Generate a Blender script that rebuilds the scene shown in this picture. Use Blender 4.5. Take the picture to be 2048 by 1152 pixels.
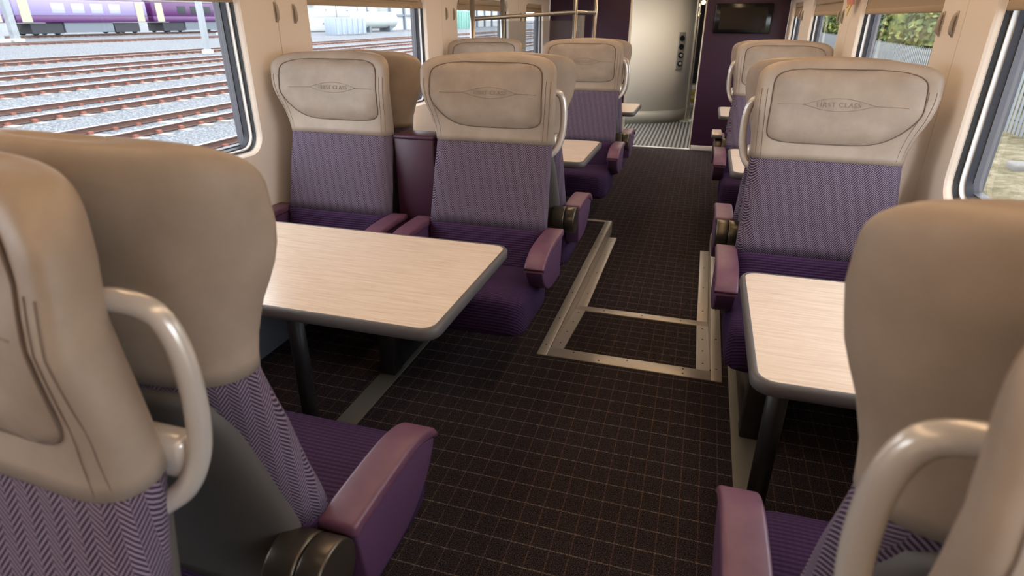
import bpy, bmesh, math, random
from mathutils import Vector, Matrix
random.seed(7)
R = math.radians
scene = bpy.context.scene
for o in list(bpy.data.objects): bpy.data.objects.remove(o)

# ------------------------------------------------------------------ camera
CAMH = 1.5
cam_d = bpy.data.cameras.new('camera'); cam = bpy.data.objects.new('camera', cam_d)
scene.collection.objects.link(cam); scene.camera = cam
cam.location = (0, 0, CAMH)
PITCH = math.atan(539 / 1190); YAW = math.atan(399 / math.hypot(1190, 539))
cam.rotation_euler = (math.pi / 2 - PITCH, 0, YAW)
cam_d.sensor_width = 36; cam_d.lens = 1190 / 2048 * 36; cam_d.clip_start = .02; cam_d.clip_end = 600
cam_d.dof.use_dof = True; cam_d.dof.focus_distance = 2.7; cam_d.dof.aperture_fstop = 4.5
# ------------------------------------------------------------------ sky and exposure
w = bpy.data.worlds.new('world'); scene.world = w; w.use_nodes = True
bg = w.node_tree.nodes['Background']; bg.inputs[0].default_value = (.90, .95, 1, 1); bg.inputs[1].default_value = 5.6
vs = scene.view_settings
vs.view_transform = 'Standard'; vs.look = 'None'; vs.gamma = 1; vs.use_curve_mapping = False; vs.exposure = 0.2

# ------------------------------------------------------------------ helpers
C = scene.collection
def ray(px, py):
    cp, sp, cy, sy = math.cos(PITCH), math.sin(PITCH), math.cos(YAW), math.sin(YAW)
    fw = Vector((-sy * cp, cy * cp, -sp)); rt = Vector((cy, sy, 0)); up = rt.cross(fw)
    return rt * (px - 1024) + up * (576 - py) + fw * 1190
def atx(px, py, X): d = ray(px, py); t = X / d.x; return Vector((X, d.y * t, CAMH + d.z * t))
def aty(px, py, Y): d = ray(px, py); t = Y / d.y; return Vector((d.x * t, Y, CAMH + d.z * t))
def atz(px, py, Z): d = ray(px, py); t = (Z - CAMH) / d.z; return Vector((d.x * t, d.y * t, Z))

def s2l(c): return tuple((v / 255 / 12.92 if v / 255 <= .04045 else ((v / 255 + .055) / 1.055) ** 2.4) for v in c)
M = {}
def mat(name, rgb, rough=.5, metal=0, spec=.5, lin=False):
    m = bpy.data.materials.new(name); m.use_nodes = True
    b = m.node_tree.nodes['Principled BSDF']
    c = rgb if lin else s2l(rgb)
    b.inputs['Base Color'].default_value = (*c, 1); b.inputs['Roughness'].default_value = rough
    b.inputs['Metallic'].default_value = metal; b.inputs['Specular IOR Level'].default_value = spec
    M[name] = m; return m
class N:
    """small node-graph writer"""
    def __init__(s, m): s.t = m.node_tree; s.b = s.t.nodes['Principled BSDF']
    def new(s, t, **k):
        n = s.t.nodes.new(t)
        for a, v in k.items(): setattr(n, a, v)
        return n
    def link(s, a, b): s.t.links.new(a, b)
    def val(s, inp, v):
        if hasattr(v, 'is_output'): s.link(v, inp)
        else: inp.default_value = v
    def math(s, op, a, b=0.0, c=0.0):
        n = s.new('ShaderNodeMath', operation=op); s.val(n.inputs[0], a); s.val(n.inputs[1], b); s.val(n.inputs[2], c); return n.outputs[0]
    def coord(s):
        t = s.new('ShaderNodeTexCoord'); x = s.new('ShaderNodeSeparateXYZ'); s.link(t.outputs['Object'], x.inputs[0])
        return t.outputs['Object'], x.outputs[0], x.outputs[1], x.outputs[2]
    def noise(s, vec, scale, detail=3, rough=.6, dist=0):
        n = s.new('ShaderNodeTexNoise'); s.link(vec, n.inputs['Vector']); n.inputs['Scale'].default_value = scale
        n.inputs['Detail'].default_value = detail; n.inputs['Roughness'].default_value = rough; n.inputs['Distortion'].default_value = dist
        return n.outputs['Fac']
    def mapped(s, vec, sc):
        n = s.new('ShaderNodeMapping'); s.link(vec, n.inputs['Vector']); n.inputs['Scale'].default_value = sc; return n.outputs[0]
    def ramp(s, f, stops):
        n = s.new('ShaderNodeValToRGB'); s.link(f, n.inputs[0]); e = n.color_ramp.elements
        while len(e) < len(stops): e.new(.5)
        for i, (p, c) in enumerate(stops): e[i].position = p; e[i].color = (*s2l(c), 1)
        return n.outputs[0]
    def mix(s, f, a, b):
        n = s.new('ShaderNodeMix', data_type='RGBA'); s.val(n.inputs[0], f)
        for inp, v in ((n.inputs[6], a), (n.inputs[7], b)):
            if hasattr(v, 'is_output'): s.link(v, inp)
            else: inp.default_value = (*s2l(v), 1)
        return n.outputs[2]
    def color(s, c): s.link(c, s.b.inputs['Base Color'])
    def bump(s, h, strength=.3, dist=.002):
        n = s.new('ShaderNodeBump'); n.inputs['Strength'].default_value = strength; n.inputs['Distance'].default_value = dist
        s.link(h, n.inputs['Height']); s.link(n.outputs[0], s.b.inputs['Normal'])

# --- materials
m = mat('leather', (196, 176, 156), .5); n = N(m); v, x, y, z = n.coord()
n.color(n.ramp(n.noise(v, 7, 4), [(.3, (151, 136, 122)), (.7, (169, 153, 139))])); n.bump(n.noise(v, 700, 2), .25, .001)
m = mat('panel_leather', (190, 170, 150), .48); n = N(m); v, x, y, z = n.coord()
n.color(n.ramp(n.noise(v, 9, 4), [(.3, (143, 128, 115)), (.7, (161, 146, 132))]))
n.bump(n.math('ADD', n.noise(v, 700, 2), n.math('MULTIPLY', n.noise(n.mapped(v, (1, 1, .35)), 14, 2, .5, .6), 5)), .3, .0016)
mat('seam', (104, 88, 77), .8); mat('emboss', (140, 124, 110), .6)
m = mat('herringbone', (100, 85, 118), .9, spec=.15); n = N(m); v, x, y, z = n.coord()
sx = n.math('ADD', x, n.math('MULTIPLY', y, .9))
tri = n.math('ADD', n.math('PINGPONG', sx, .02), n.math('MULTIPLY', n.math('FLOOR', n.math('MULTIPLY', sx, 1 / .02)), .0035))
ph = n.math('FRACT', n.math('MULTIPLY', n.math('ADD', z, n.math('MULTIPLY', tri, 1.0)), 1 / .0085))
line = n.math('SMOOTH_MIN', n.math('MULTIPLY', n.math('PINGPONG', ph, .5), 2), 1, .1)
col = n.math('ADD', .82, n.math('MULTIPLY', n.math('GREATER_THAN', n.math('FRACT', n.math('MULTIPLY', sx, 1 / .04)), .5), .16))
n.color(n.mix(n.math('MULTIPLY', col, n.math('SUBTRACT', n.math('POWER', line, 1.3), n.math('MULTIPLY', n.noise(v, 420, 2), .2))), (38, 26, 46), (164, 148, 170))); n.bump(line, .5, .002)
m = mat('corduroy', (72, 44, 92), .85, spec=.2); n = N(m); v, x, y, z = n.coord()
rib = n.math('PINGPONG', n.math('MULTIPLY', n.math('SUBTRACT', y, z), 1 / .0065), 1)
cell = n.math('MULTIPLY', rib, n.math('ADD', .75, n.math('MULTIPLY', n.math('PINGPONG', n.math('MULTIPLY', x, 1 / .008), 1), .25)))
n.color(n.mix(n.math('ADD', n.math('MULTIPLY', cell, .75), n.math('MULTIPLY', n.noise(v, 12, 3), .25)), (34, 19, 44), (76, 50, 90))); n.bump(cell, .7, .003)
m = mat('arm_leather', (116, 76, 102), .42); n = N(m); v, x, y, z = n.coord()
n.color(n.ramp(n.noise(v, 14, 3), [(.3, (90, 58, 78)), (.7, (106, 70, 90))])); n.bump(n.noise(v, 600, 2), .2, .001)
mat('arm_side', (76, 46, 78), .6); mat('divider_purple', (66, 34, 56), .45)
m = mat('shell', (82, 78, 76), .55); n = N(m); v, x, y, z = n.coord(); n.bump(n.noise(v, 500, 2), .2, .001)
mat('hub', (88, 82, 74), .3, .75); mat('handle', (206, 200, 194), .25, .35); mat('black_plastic', (26, 25, 27), .5)
mat('dark_metal', (44, 44, 48), .42, .3)
m = mat('laminate', (226, 206, 186), .27, spec=.7); n = N(m); v, x, y, z = n.coord()
g = n.noise(n.mapped(v, (2.2, 60, 1)), 3.2, 5, .65, .4)
n.color(n.ramp(g, [(.25, (196, 176, 158)), (.5, (216, 199, 183)), (.75, (230, 216, 202))]))
mat('edge_rubber', (84, 82, 84), .5); mat('under_table', (50, 48, 50), .6)
def carpet(name, ox=0, oy=0):
    m = mat(name, (40, 34, 38), .95, spec=.05); n = N(m); v, x, y, z = n.coord()
    def lines(c, per, wd, o):
        return n.math('LESS_THAN', n.math('ABSOLUTE', n.math('SUBTRACT', n.math('FRACT', n.math('MULTIPLY', n.math('ADD', c, o), 1 / per)), .5)), wd / per / 2)
    dash = n.math('ADD', .2, n.math('MULTIPLY', n.math('GREATER_THAN', n.noise(v, 170, 2), .5), .8))
    la = n.math('MULTIPLY', lines(y, .085, .0045, oy), dash); lb = n.math('MULTIPLY', lines(x, .0625, .004, ox), dash)
    lc = n.math('MULTIPLY', lines(y, .0283, .006, oy), .12)
    base = n.mix(n.math('GREATER_THAN', n.noise(v, 330, 2, .8), .53), (24, 21, 25), (86, 76, 79))
    base = n.mix(lc, base, (12, 10, 12))
    c1 = n.mix(n.math('MULTIPLY', la, .62), base, (150, 138, 130)); c2 = n.mix(n.math('MULTIPLY', lb, .42), c1, (136, 104, 88))
    n.color(c2); n.bump(n.noise(v, 400, 2), .8, .004); return m
carpet('carpet')
m = mat('ribbed_mat', (90, 88, 82), .8); n = N(m); v, x, y, z = n.coord()
rb = n.math('GREATER_THAN', n.math('FRACT', n.math('MULTIPLY', x, 1 / .055)), .5); n.color(n.mix(rb, (44, 43, 42), (124, 120, 112)))
m = mat('aluminium', (188, 182, 174), .42, .6); n = N(m); v, x, y, z = n.coord()
n.bump(n.math('PINGPONG', n.math('MULTIPLY', n.math('ADD', x, y), 130), 1), .15, .002)
mat('screw', (80, 74, 66), .4, .8); mat('floor_rail', (120, 117, 108), .5, .5)
m = mat('wall_cream', (236, 225, 213), .5); n = N(m); v, x, y, z = n.coord(); n.bump(n.noise(v, 300, 2), .08, .001)
mat('cream_partition', (232, 222, 206), .5); mat('kick_plate', (168, 164, 152), .45, .3)
mat('wall_white', (236, 234, 230), .4); mat('gasket', (22, 23, 26), .55); mat('rubber', (52, 56, 66), .45); mat('frame_white', (225, 225, 226), .35)
mat('purple_wall', (50, 17, 46), .45); mat('blind', (172, 152, 128), .7); mat('hook', (170, 160, 148), .35, .2)
mat('ceiling_white', (228, 224, 216), .6); mat('heater', (104, 108, 116), .5); mat('dark_wall', (70, 68, 74), .6)
mat('screen_black', (14, 13, 15), .18); mat('screen_glass', (30, 25, 24), .08)
mat('button_plate', (158, 150, 138), .4, .4); mat('button_black', (20, 19, 20), .4); mat('button_silver', (210, 206, 200), .25, .6)
mat('steel_pole', (172, 164, 154), .3, .8); mat('yellow', (214, 184, 60), .5); mat('grey_step', (110, 108, 104), .6)
m = mat('glass', (255, 255, 255), 0); nt = m.node_tree; nt.nodes.remove(nt.nodes['Principled BSDF'])
def thin_glass(m, refl, tint):
    nt = m.node_tree; out = nt.nodes['Material Output']; t = nt.nodes.new('ShaderNodeBsdfTransparent'); t.inputs[0].default_value = (*tint, 1)
    g = nt.nodes.new('ShaderNodeBsdfGlossy'); g.inputs['Roughness'].default_value = .02
    fr = nt.nodes.new('ShaderNodeFresnel'); ge = nt.nodes.new('ShaderNodeNewGeometry'); mp = nt.nodes.new('ShaderNodeMapRange'); mp.inputs[3].default_value = refl; mp.inputs[4].default_value = 1 / refl; nt.links.new(ge.outputs['Backfacing'], mp.inputs[0]); nt.links.new(mp.outputs[0], fr.inputs[0]); mx = nt.nodes.new('ShaderNodeMixShader')
    nt.links.new(fr.outputs[0], mx.inputs[0]); nt.links.new(t.outputs[0], mx.inputs[1]); nt.links.new(g.outputs[0], mx.inputs[2]); nt.links.new(mx.outputs[0], out.inputs[0])
thin_glass(m, 1.3, (.95, .97, .98))
m = mat('rack_glass', (255, 255, 255), 0); m.node_tree.nodes.remove(m.node_tree.nodes['Principled BSDF']); thin_glass(m, 1.5, (.82, .83, .85))
def emit(name, rgb, s):
    m = mat(name, rgb, .5); b = m.node_tree.nodes['Principled BSDF']; b.inputs['Emission Color'].default_value = (*rgb, 1) if max(rgb) <= 1 else (*s2l(rgb), 1); b.inputs['Emission Strength'].default_value = s; return m
emit('lamp_warm', (1, .69, .42), 6.2); emit('spot_warm', (1, .62, .28), 30.0); emit('far_lamp', (1, .78, .4), 4.0); emit('fill_light', (1, .88, .70), 22.0)
# outdoors
m = mat('ballast', (186, 188, 192), .95, spec=.1); n = N(m); v, x, y, z = n.coord()
k = n.noise(v, 13, 3, .85); big = n.noise(v, .35, 3)
n.color(n.mix(n.math('MULTIPLY', big, .3), n.ramp(k, [(.3, (28, 30, 34)), (.48, (98, 101, 107)), (.66, (160, 162, 166))]), (124, 122, 119))); n.bump(k, 1, .12)
mat('rail_rust', (82, 56, 48), .8); mat('rail_top', (206, 196, 192), .35, .6); mat('sleeper', (136, 129, 122), .9); mat('clip', (128, 76, 62), .8)
mat('train_lilac', (124, 112, 148), .4); mat('train_purple', (70, 22, 78), .35); mat('train_roof', (170, 158, 160), .5); mat('train_window', (150, 150, 178), .15)
mat('train_door', (150, 146, 126), .4); mat('underframe', (92, 98, 106), .6); mat('bogie', (34, 36, 42), .7); mat('mast', (136, 140, 144), .5)
mat('tank', (160, 166, 164), .4); mat('concrete', (166, 166, 164), .9); mat('cabinet_blue', (130, 140, 152), .5); mat('yard_steel', (92, 102, 114), .5)
mat('container_green', (80, 130, 118), .5); mat('fence_steel', (104, 109, 112), .6, .2)
m = mat('dry_grass', (170, 156, 128), .95, spec=.05); n = N(m); v, x, y, z = n.coord()
n.color(n.ramp(n.noise(v, 2.2, 6, .75), [(.3, (66, 64, 44)), (.5, (108, 98, 78)), (.7, (136, 128, 110))])); n.bump(n.noise(v, 8, 4), 1, .1)
m = mat('bush', (120, 140, 80), .8); n = N(m); v, x, y, z = n.coord()
n.color(n.ramp(n.noise(v, 1.1, 4, .7), [(.3, (34, 52, 26)), (.5, (70, 88, 42)), (.68, (124, 120, 50))]))
mat('rock', (104, 99, 95), .9); mat('paper_pink', (226, 160, 146), .8); mat('paper_yellow', (226, 202, 128), .8)

def mesh(name, verts, faces, smooth=True, merge=0):
    me = bpy.data.meshes.new(name); me.from_pydata([tuple(v) for v in verts], [], faces)
    bm = bmesh.new(); bm.from_mesh(me)
    if merge: bmesh.ops.remove_doubles(bm, verts=bm.verts, dist=merge)
    bmesh.ops.recalc_face_normals(bm, faces=bm.faces); bm.to_mesh(me); bm.free()
    for p in me.polygons: p.use_smooth = smooth
    return me
def obj(name, me, mt=None, parent=None):
    o = bpy.data.objects.new(name, me); C.objects.link(o)
    if mt and me is not None and not me.materials: me.materials.append(M[mt])
    if parent: o.parent = parent
    return o
def empty(name, loc=(0, 0, 0), rz=0):
    o = bpy.data.objects.new(name, None); C.objects.link(o); o.location = loc; o.rotation_euler = (0, 0, rz); o.empty_display_size = .1; return o
def tag(o, label, cat, group=None):
    o['label'] = label; o['category'] = cat
    if group: o['group'] = group
    return o
def struct(o, label=None):
    o['kind'] = 'structure'
    if label: o['label'] = label
    return o
def box_me(name, x0, x1, y0, y1, z0, z1, bevel=0, seg=2, smooth=False):
    bm = bmesh.new(); bmesh.ops.create_cube(bm, size=1)
    for v in bm.verts: v.co = Vector(((x0 + x1) / 2 + v.co.x * (x1 - x0), (y0 + y1) / 2 + v.co.y * (y1 - y0), (z0 + z1) / 2 + v.co.z * (z1 - z0)))
    if bevel: bmesh.ops.bevel(bm, geom=list(bm.edges), offset=bevel, segments=seg, affect='EDGES', profile=.5)
    me = bpy.data.meshes.new(name); bm.to_mesh(me); bm.free()
    for p in me.polygons: p.use_smooth = smooth or bevel > 0
    return me
def box(name, dims, mt, parent=None, bevel=0, seg=2): return obj(name, box_me(name, *dims, bevel=bevel, seg=seg), mt, parent)
def tube_vf(pts, r, n=8, closed=False, flat=1.0):
    pts = [Vector(p) for p in pts]; V = []; F = []; L = len(pts); prev = None
    for i, p in enumerate(pts):
        a = pts[(i - 1) % L] if (closed or i) else p; b = pts[(i + 1) % L] if (closed or i < L - 1) else p
        t = (b - a).normalized()
        if prev is None: ref = Vector((0, 0, 1)) if abs(t.z) < .9 else Vector((0, 1, 0)); u = t.cross(ref).normalized()
        else: u = (prev - t * prev.dot(t)).normalized()
        prev = u; v_ = t.cross(u)
        rr = r[i] if isinstance(r, (list, tuple)) else r
        for k in range(n): an = 2 * math.pi * k / n; V.append(p + u * math.cos(an) * rr + v_ * math.sin(an) * rr * flat)
    for i in range(L if closed else L - 1):
        for k in range(n):
            j = (i + 1) % L; F.append((i * n + k, i * n + (k + 1) % n, j * n + (k + 1) % n, j * n + k))
    if not closed: F.append(tuple(range(n))[::-1]); F.append(tuple((L - 1) * n + k for k in range(n)))
    return V, F
def tube_me(name, pts, r, n=8, closed=False, flat=1.0): return mesh(name, *tube_vf(pts, r, n, closed, flat))
def tube(name, pts, r, mt, parent=None, n=8, closed=False): return obj(name, tube_me(name, pts, r, n, closed), mt, parent)
def join_vf(parts):
    V = []; F = []
    for v, f in parts:
        o = len(V); V += list(v); F += [tuple(i + o for i in q) for q in f]
    return V, F
def box_vf(x0, x1, y0, y1, z0, z1):
    V = [(x, y, z) for x in (x0, x1) for y in (y0, y1) for z in (z0, z1)]
    return V, [(0, 1, 3, 2), (4, 6, 7, 5), (0, 4, 5, 1), (2, 3, 7, 6), (0, 2, 6, 4), (1, 5, 7, 3)]
def lerp_tab(tab, z):
    if z <= tab[0][0]: return tab[0][1]
    for (a, b), (c, d) in zip(tab, tab[1:]):
        if z <= c: t = (z - a) / (c - a); t = t * t * (3 - 2 * t) * .35 + t * .65; return b + (d - b) * t
    return tab[-1][1]
def smooth_path(pts, k=6):
    pts = [Vector(p) for p in pts]; out = []
    P = [pts[0]] + pts + [pts[-1]]
    for i in range(1, len(P) - 2):
        for j in range(k):
            t = j / k; a, b, c, d = P[i - 1], P[i], P[i + 1], P[i + 2]
            out.append(.5 * ((2 * b) + (c - a) * t + (2 * a - 5 * b + 4 * c - d) * t * t + (3 * b - a - 3 * c + d) * t ** 3))
    return out + [pts[-1]]

# ------------------------------------------------------------------ dimensions
XL, XR = -2.03, .87
LOW = -.09
YW = 8.34          # end wall
BAY = 2.19; MID = .52
YT = [1.66, 3.85, 6.0]

# ------------------------------------------------------------------ floor
def poly_obj(name, quads, mt, depth=.05):
    parts = []
    for q in quads:
        V = [Vector(p) for p in q] + [Vector(p) - Vector((0, 0, depth)) for p in q]; k = len(q)
        parts.append((V, [tuple(range(k)), tuple(range(2 * k - 1, k - 1, -1))] + [(i, (i + 1) % k, k + (i + 1) % k, k + i) for i in range(k)]))
    return obj(name, mesh(name, *join_vf(parts), smooth=False), mt)
BL, BR = -.573, .194; Y0, Y1, Y2 = 2.46, 3.18, 4.65
fl = struct(poly_obj('floor', [
    [(XL, -1.6, 0), (XR, -1.6, 0), (XR, Y0, 0), (XL, Y0, 0)],
    [(XL, Y0, 0), (BL, Y0, 0), (BL, Y2, 0), (XL, Y2, 0)],
    [(BR, Y0, 0), (XR, Y0, 0), (XR, Y2, 0), (BR, Y2, 0)],
    [(BL, Y0, 0), (BR, Y0, 0), (BR, Y1, LOW), (BL, Y1, LOW)],
    [(BL, Y1, LOW), (BR, Y1, LOW), (BR, Y2, LOW), (BL, Y2, LOW)],
    [(XL, Y2, LOW), (XR, Y2, LOW), (XR, YW, LOW), (XL, YW, LOW)]], 'carpet', .12), 'dark carpet with a thin pale grid, ramping down along the aisle')
vf = struct(poly_obj('floor', [[(XL, YW, LOW), (XR, YW, LOW), (XR, 17, LOW), (XL, 17, LOW)]], 'ribbed_mat', .12), 'ribbed grey vestibule floor beyond the saloon')

ntrim = [0]
def trim(dims, mt, label, screws=(), bevel=.003):
    ntrim[0] += 1
    o = struct(box('trim_%d' % ntrim[0], dims, mt, bevel=bevel), label)
    for s in screws:
        obj('screw', SCREW, 'screw', o).location = s
    return o
bmx = bmesh.new(); bmesh.ops.create_cone(bmx, cap_ends=True, segments=8, radius1=.006, radius2=.004, depth=.003)
SCREW = bpy.data.meshes.new('screw'); bmx.to_mesh(SCREW); bmx.free()
# raised edge bars
zz = .006
trim((BL - .05, BL, Y0 - .01, Y2, -.01, zz), 'aluminium', 'raised metal edge bar along the left of the aisle ramp', [(BL - .025, y, zz) for y in (2.55, 2.85, 3.2, 3.6, 4.0, 4.3, 4.58)])
trim((BR, BR + .05, Y0 - .01, Y2 - .08, -.01, zz), 'aluminium', 'raised metal edge bar along the right of the aisle ramp', [(BR + .025, y, zz) for y in (2.55, 2.85, 3.2, 3.6, 4.0, 4.4)])
trim((BL - .003, BL + .003, Y0 + .1, Y2, LOW, -.004), 'aluminium', 'metal riser face under the left edge bar', bevel=0)
trim((BR - .003, BR + .003, Y0 + .1, Y2 - .08, LOW, -.004), 'aluminium', 'metal riser face under the right edge bar', bevel=0)
trim((XL + .1, BL - .05, Y2 - .03, Y2, -.02, zz), 'aluminium', 'metal step edge running under the left seats')
trim((BL, BR, Y0 - .01, Y0 + .07, -.006, zz), 'aluminium', 'metal strip across the top of the aisle ramp', [(x, Y0 + .05, zz) for x in (-.45, -.19, .07)] + [(x, Y0 + .01, zz) for x in (-.32, .07)])
def slope_strip(name_label, x0, x1, y0, z0, y1, z1, screws=0):
    ntrim[0] += 1; th = .008
    V = [(x0, y0, z0), (x1, y0, z0), (x1, y1, z1), (x0, y1, z1)]
    V = V + [(a, b, c + th) for a, b, c in V]
    o = struct(obj('trim_%d' % ntrim[0], mesh('trim', V, [(0, 1, 2, 3), (4, 7, 6, 5), (0, 4, 5, 1), (1, 5, 6, 2), (2, 6, 7, 3), (3, 7, 4, 0)], False), 'aluminium'), name_label)
    for i in range(screws):
        t = (i + .5) / screws; s = obj('screw', SCREW, 'screw', o); s.location = ((x0 + x1) / 2, y0 + (y1 - y0) * t, z0 + (z1 - z0) * t + th)
slope_strip('metal strip down the left side of the ramp slope', BL + .004, BL + .066, Y0 + .07, -.006, Y1, LOW, 4)
slope_strip('metal strip down the right side of the ramp slope', BR - .066, BR - .004, Y0 + .07, -.006, Y1, LOW, 4)
trim((BL + .004, BR - .004, Y1 - .03, Y1 + .03, LOW, LOW + .012), 'aluminium', 'metal strip across the foot of the aisle ramp', [(x, Y1, LOW + .012) for x in (-.4, -.18, .04)])
trim((BL + .004, BL + .066, Y1 + .03, 4.5, LOW, LOW + .009), 'aluminium', 'metal strip beside the left riser on the lower floor', [(BL + .035, y, LOW + .009) for y in (3.4, 3.75, 4.1, 4.4)])
trim((BR - .066, BR - .004, Y1 + .03, 4.4, LOW, LOW + .009), 'aluminium', 'metal strip beside the right riser on the lower floor', [(BR - .035, y, LOW + .009) for y in (3.35, 3.7, 4.05)])
# seat tracks
trim((-1.27, -1.175, -1.4, 4.5, 0, .006), 'floor_rail', 'flat grey seat track on the carpet under the left seats')
trim((.27, .37, -1.4, 4.5, 0, .006), 'floor_rail', 'flat grey seat track on the carpet under the right seats')
trim((-.99, -.07, YW - .03, YW + .02, LOW, LOW + .008), 'wall_white', 'pale threshold strip across the vestibule doorway')
trim((-.06, .6, YW - .035, YW - .02, LOW, LOW + .06), 'wall_white', 'pale skirting strip at the foot of the purple partition')

# ------------------------------------------------------------------ side walls with windows
def rrect(y0, y1, z0, z1, r, k=7):
    pts = []
    for (cy, cz, a0) in ((y1 - r, z1 - r, 0), (y0 + r, z1 - r, 90), (y0 + r, z0 + r, 180), (y1 - r, z0 + r, 270)):
        for i in range(k + 1):
            a = R(a0 + 90 * i / k); pts.append((cy + r * math.cos(a), cz + r * math.sin(a)))
    return pts
def ring(loopA, loopB):
    n_ = len(loopA); return list(loopA) + list(loopB), [(i, (i + 1) % n_, n_ + (i + 1) % n_, n_ + i) for i in range(n_)]
WINS = [(-1.02, .46), (1.0, 2.47), (2.98, 4.47), (5.08, 6.53), (7.2, 8.0)]
CELLS = [(-1.6, .73), (.73, 2.72), (2.72, 4.76), (4.76, 6.88), (6.88, YW)]
WZ0, WZ1 = .90, 1.66; ZT = 2.12
nwin = [0]
def side_wall(X, sgn, side, blind_z):
    wall = struct(empty('wall_' + side, (0, 0, 0)), 'cream side wall of the carriage with rounded window openings')
    # backing slab pieces (pillars below, above and between the openings)
    for (c0, c1), (w0, w1) in zip(CELLS, WINS):
        g = .002; c0 += g; c1 -= g
        inner = rrect(w0, w1, WZ0, WZ1, .09)
        outer = []
        cy, cz = (w0 + w1) / 2, (WZ0 + WZ1) / 2
        for (a, b) in inner:   # project to the panel rectangle
            k = len(outer) // 8; i = len(outer) % 8
            t = i / 7
            cs = [((c1, cz), (c1, ZT), (cy, ZT)), ((cy, ZT), (c0, ZT), (c0, cz)), ((c0, cz), (c0, -.1), (cy, -.1)), ((cy, -.1), (c1, -.1), (c1, cz))][k]
            outer.append((cs[0][0] + (cs[1][0] - cs[0][0]) * t * 2, cs[0][1] + (cs[1][1] - cs[0][1]) * t * 2) if t <= .5 else (cs[1][0] + (cs[2][0] - cs[1][0]) * (t * 2 - 1), cs[1][1] + (cs[2][1] - cs[1][1]) * (t * 2 - 1)))
        # exact corner
        for k in range(4):
            c = [(c1, ZT), (c0, ZT), (c0, -.1), (c1, -.1)][k]; outer[k * 8 + 3] = c
        L = lambda lp, d: [Vector((X + sgn * d, a, b)) for a, b in lp]
        def rr(ins, d): return L(rrect(w0 + ins, w1 - ins, WZ0 + ins, WZ1 - ins, max(.09 - ins, .03)), d)
        pan = join_vf([ring(L(outer, 0), L(inner, 0)), ring(L(inner, 0), rr(.006, .008)), ring(rr(.006, .008), rr(.012, .02)), ring(L(outer, 0), L(outer, .02))])
        obj('wall_panel', mesh('wall_panel', *pan, merge=.0004), 'wall_cream', wall)
        for p in wall.children[-1].data.polygons: p.use_smooth = False
        nwin[0] += 1
        W = struct(empty('window_%d' % nwin[0], (0, 0, 0)), 'rounded carriage window with black gasket and white frame')
        obj('window_liner', mesh('l', *join_vf([ring(rr(.012, .02), rr(.016, .022))])), 'frame_white', W)
        obj('gasket', mesh('g', *ring(rr(.016, .022), rr(.020, .045))), 'gasket', W)
        obj('window_frame', mesh('f', *join_vf([ring(rr(.020, .040), rr(.026, .040)), ring(rr(.026, .040), rr(.028, .056))])), 'frame_white', W)
        obj('rubber_seal', mesh('r', *join_vf([ring(rr(.028, .056), rr(.034, .054)), ring(rr(.034, .054), rr(.042, .078))])), 'rubber', W)
        lp = rrect(w0 + .04, w1 - .04, WZ0 + .04, WZ1 - .04, .05)
        V = [Vector((X + sgn * .075, a, b)) for a, b in lp]; obj('pane', mesh('p', V, [tuple(range(len(V)))], False), 'glass', W)
        # blind
        bz = blind_z
        B = tag(empty('roller_blind', (X + sgn * .028, cy, bz)), 'beige roller blind', 'blind', 'roller blinds of the carriage windows')
        B['label'] = None
        hw_ = (w1 - w0) / 2 - .016
        box('fabric', (-.004, .004, -hw_, hw_, .02, WZ1 - bz - .03), 'blind', B)
        box('bottom_bar', (-.009, .009, -hw_, hw_, 0, .03), 'blind', B, bevel=.006)
        box('cassette', (-.018, .018, -hw_ + .07, hw_ - .07, WZ1 - bz - .05, WZ1 - bz - .015), 'blind', B, bevel=.006)
        BL_.append((side, w0, B))
    return wall
BL_ = []
wl = side_wall(XL, -1, 'left', 1.565); wr = side_wall(XR, 1, 'right', 1.522)
names = {-1.02: 'first', 1.0: 'beside the tables at the ramp top', 2.98: 'beside the tables at the ramp foot', 5.08: 'next to the last table bay', 7.2: 'on the narrow window by the purple end wall'}
for side, w0, B in BL_:
    what = {'left': 'facing the rail yard', 'right': 'facing the palisade fence'}[side]
    B['label'] = 'beige roller blind %s, %s' % (what, names[w0] if w0 > 0 else 'on the window farthest from the end wall')
# outside skins so the reveals are closed
for X, sgn, side in ((XL, -1, 'left'), (XR, 1, 'right')):
    parts = []
    ys = [-1.6] + [q for w_ in WINS for q in (w_[0] + .045, w_[1] - .045)] + [YW]
    x0, x1 = sorted((X + sgn * .074, X + sgn * .11))
    parts.append(box_vf(x0, x1, -1.6, YW, -.4, WZ0 + .045)); parts.append(box_vf(x0, x1, -1.6, YW, WZ1 - .045, 2.2))
    for i in range(0, len(ys), 2): parts.append(box_vf(x0, x1, ys[i], ys[i + 1], WZ0 + .045, WZ1 - .045))
    o = obj('wall_skin', mesh('skin', *join_vf(parts), smooth=False), 'dark_wall', wl if side == 'left' else wr)
    # sill ledge and heater duct
    a, b = sorted((X, X - sgn * .15 if side == 'left' else X - .08)); 
    struct(box('baseboard_' + side, (a, b, -1.6, YW, LOW, .26), 'heater', bevel=.01), 'grey heater duct along the foot of the %s wall' % side)
# ceiling
ce = struct(box('ceiling', (XL - .16, XR + .16, -1.6, YW, 2.14, 2.2), 'ceiling_white'), 'plain white ceiling')
struct(box('wall_rear', (XL - .16, XR + .16, -1.66, -1.6, -.1, 2.2), 'wall_cream'), 'plain cream wall closing the carriage')
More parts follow.
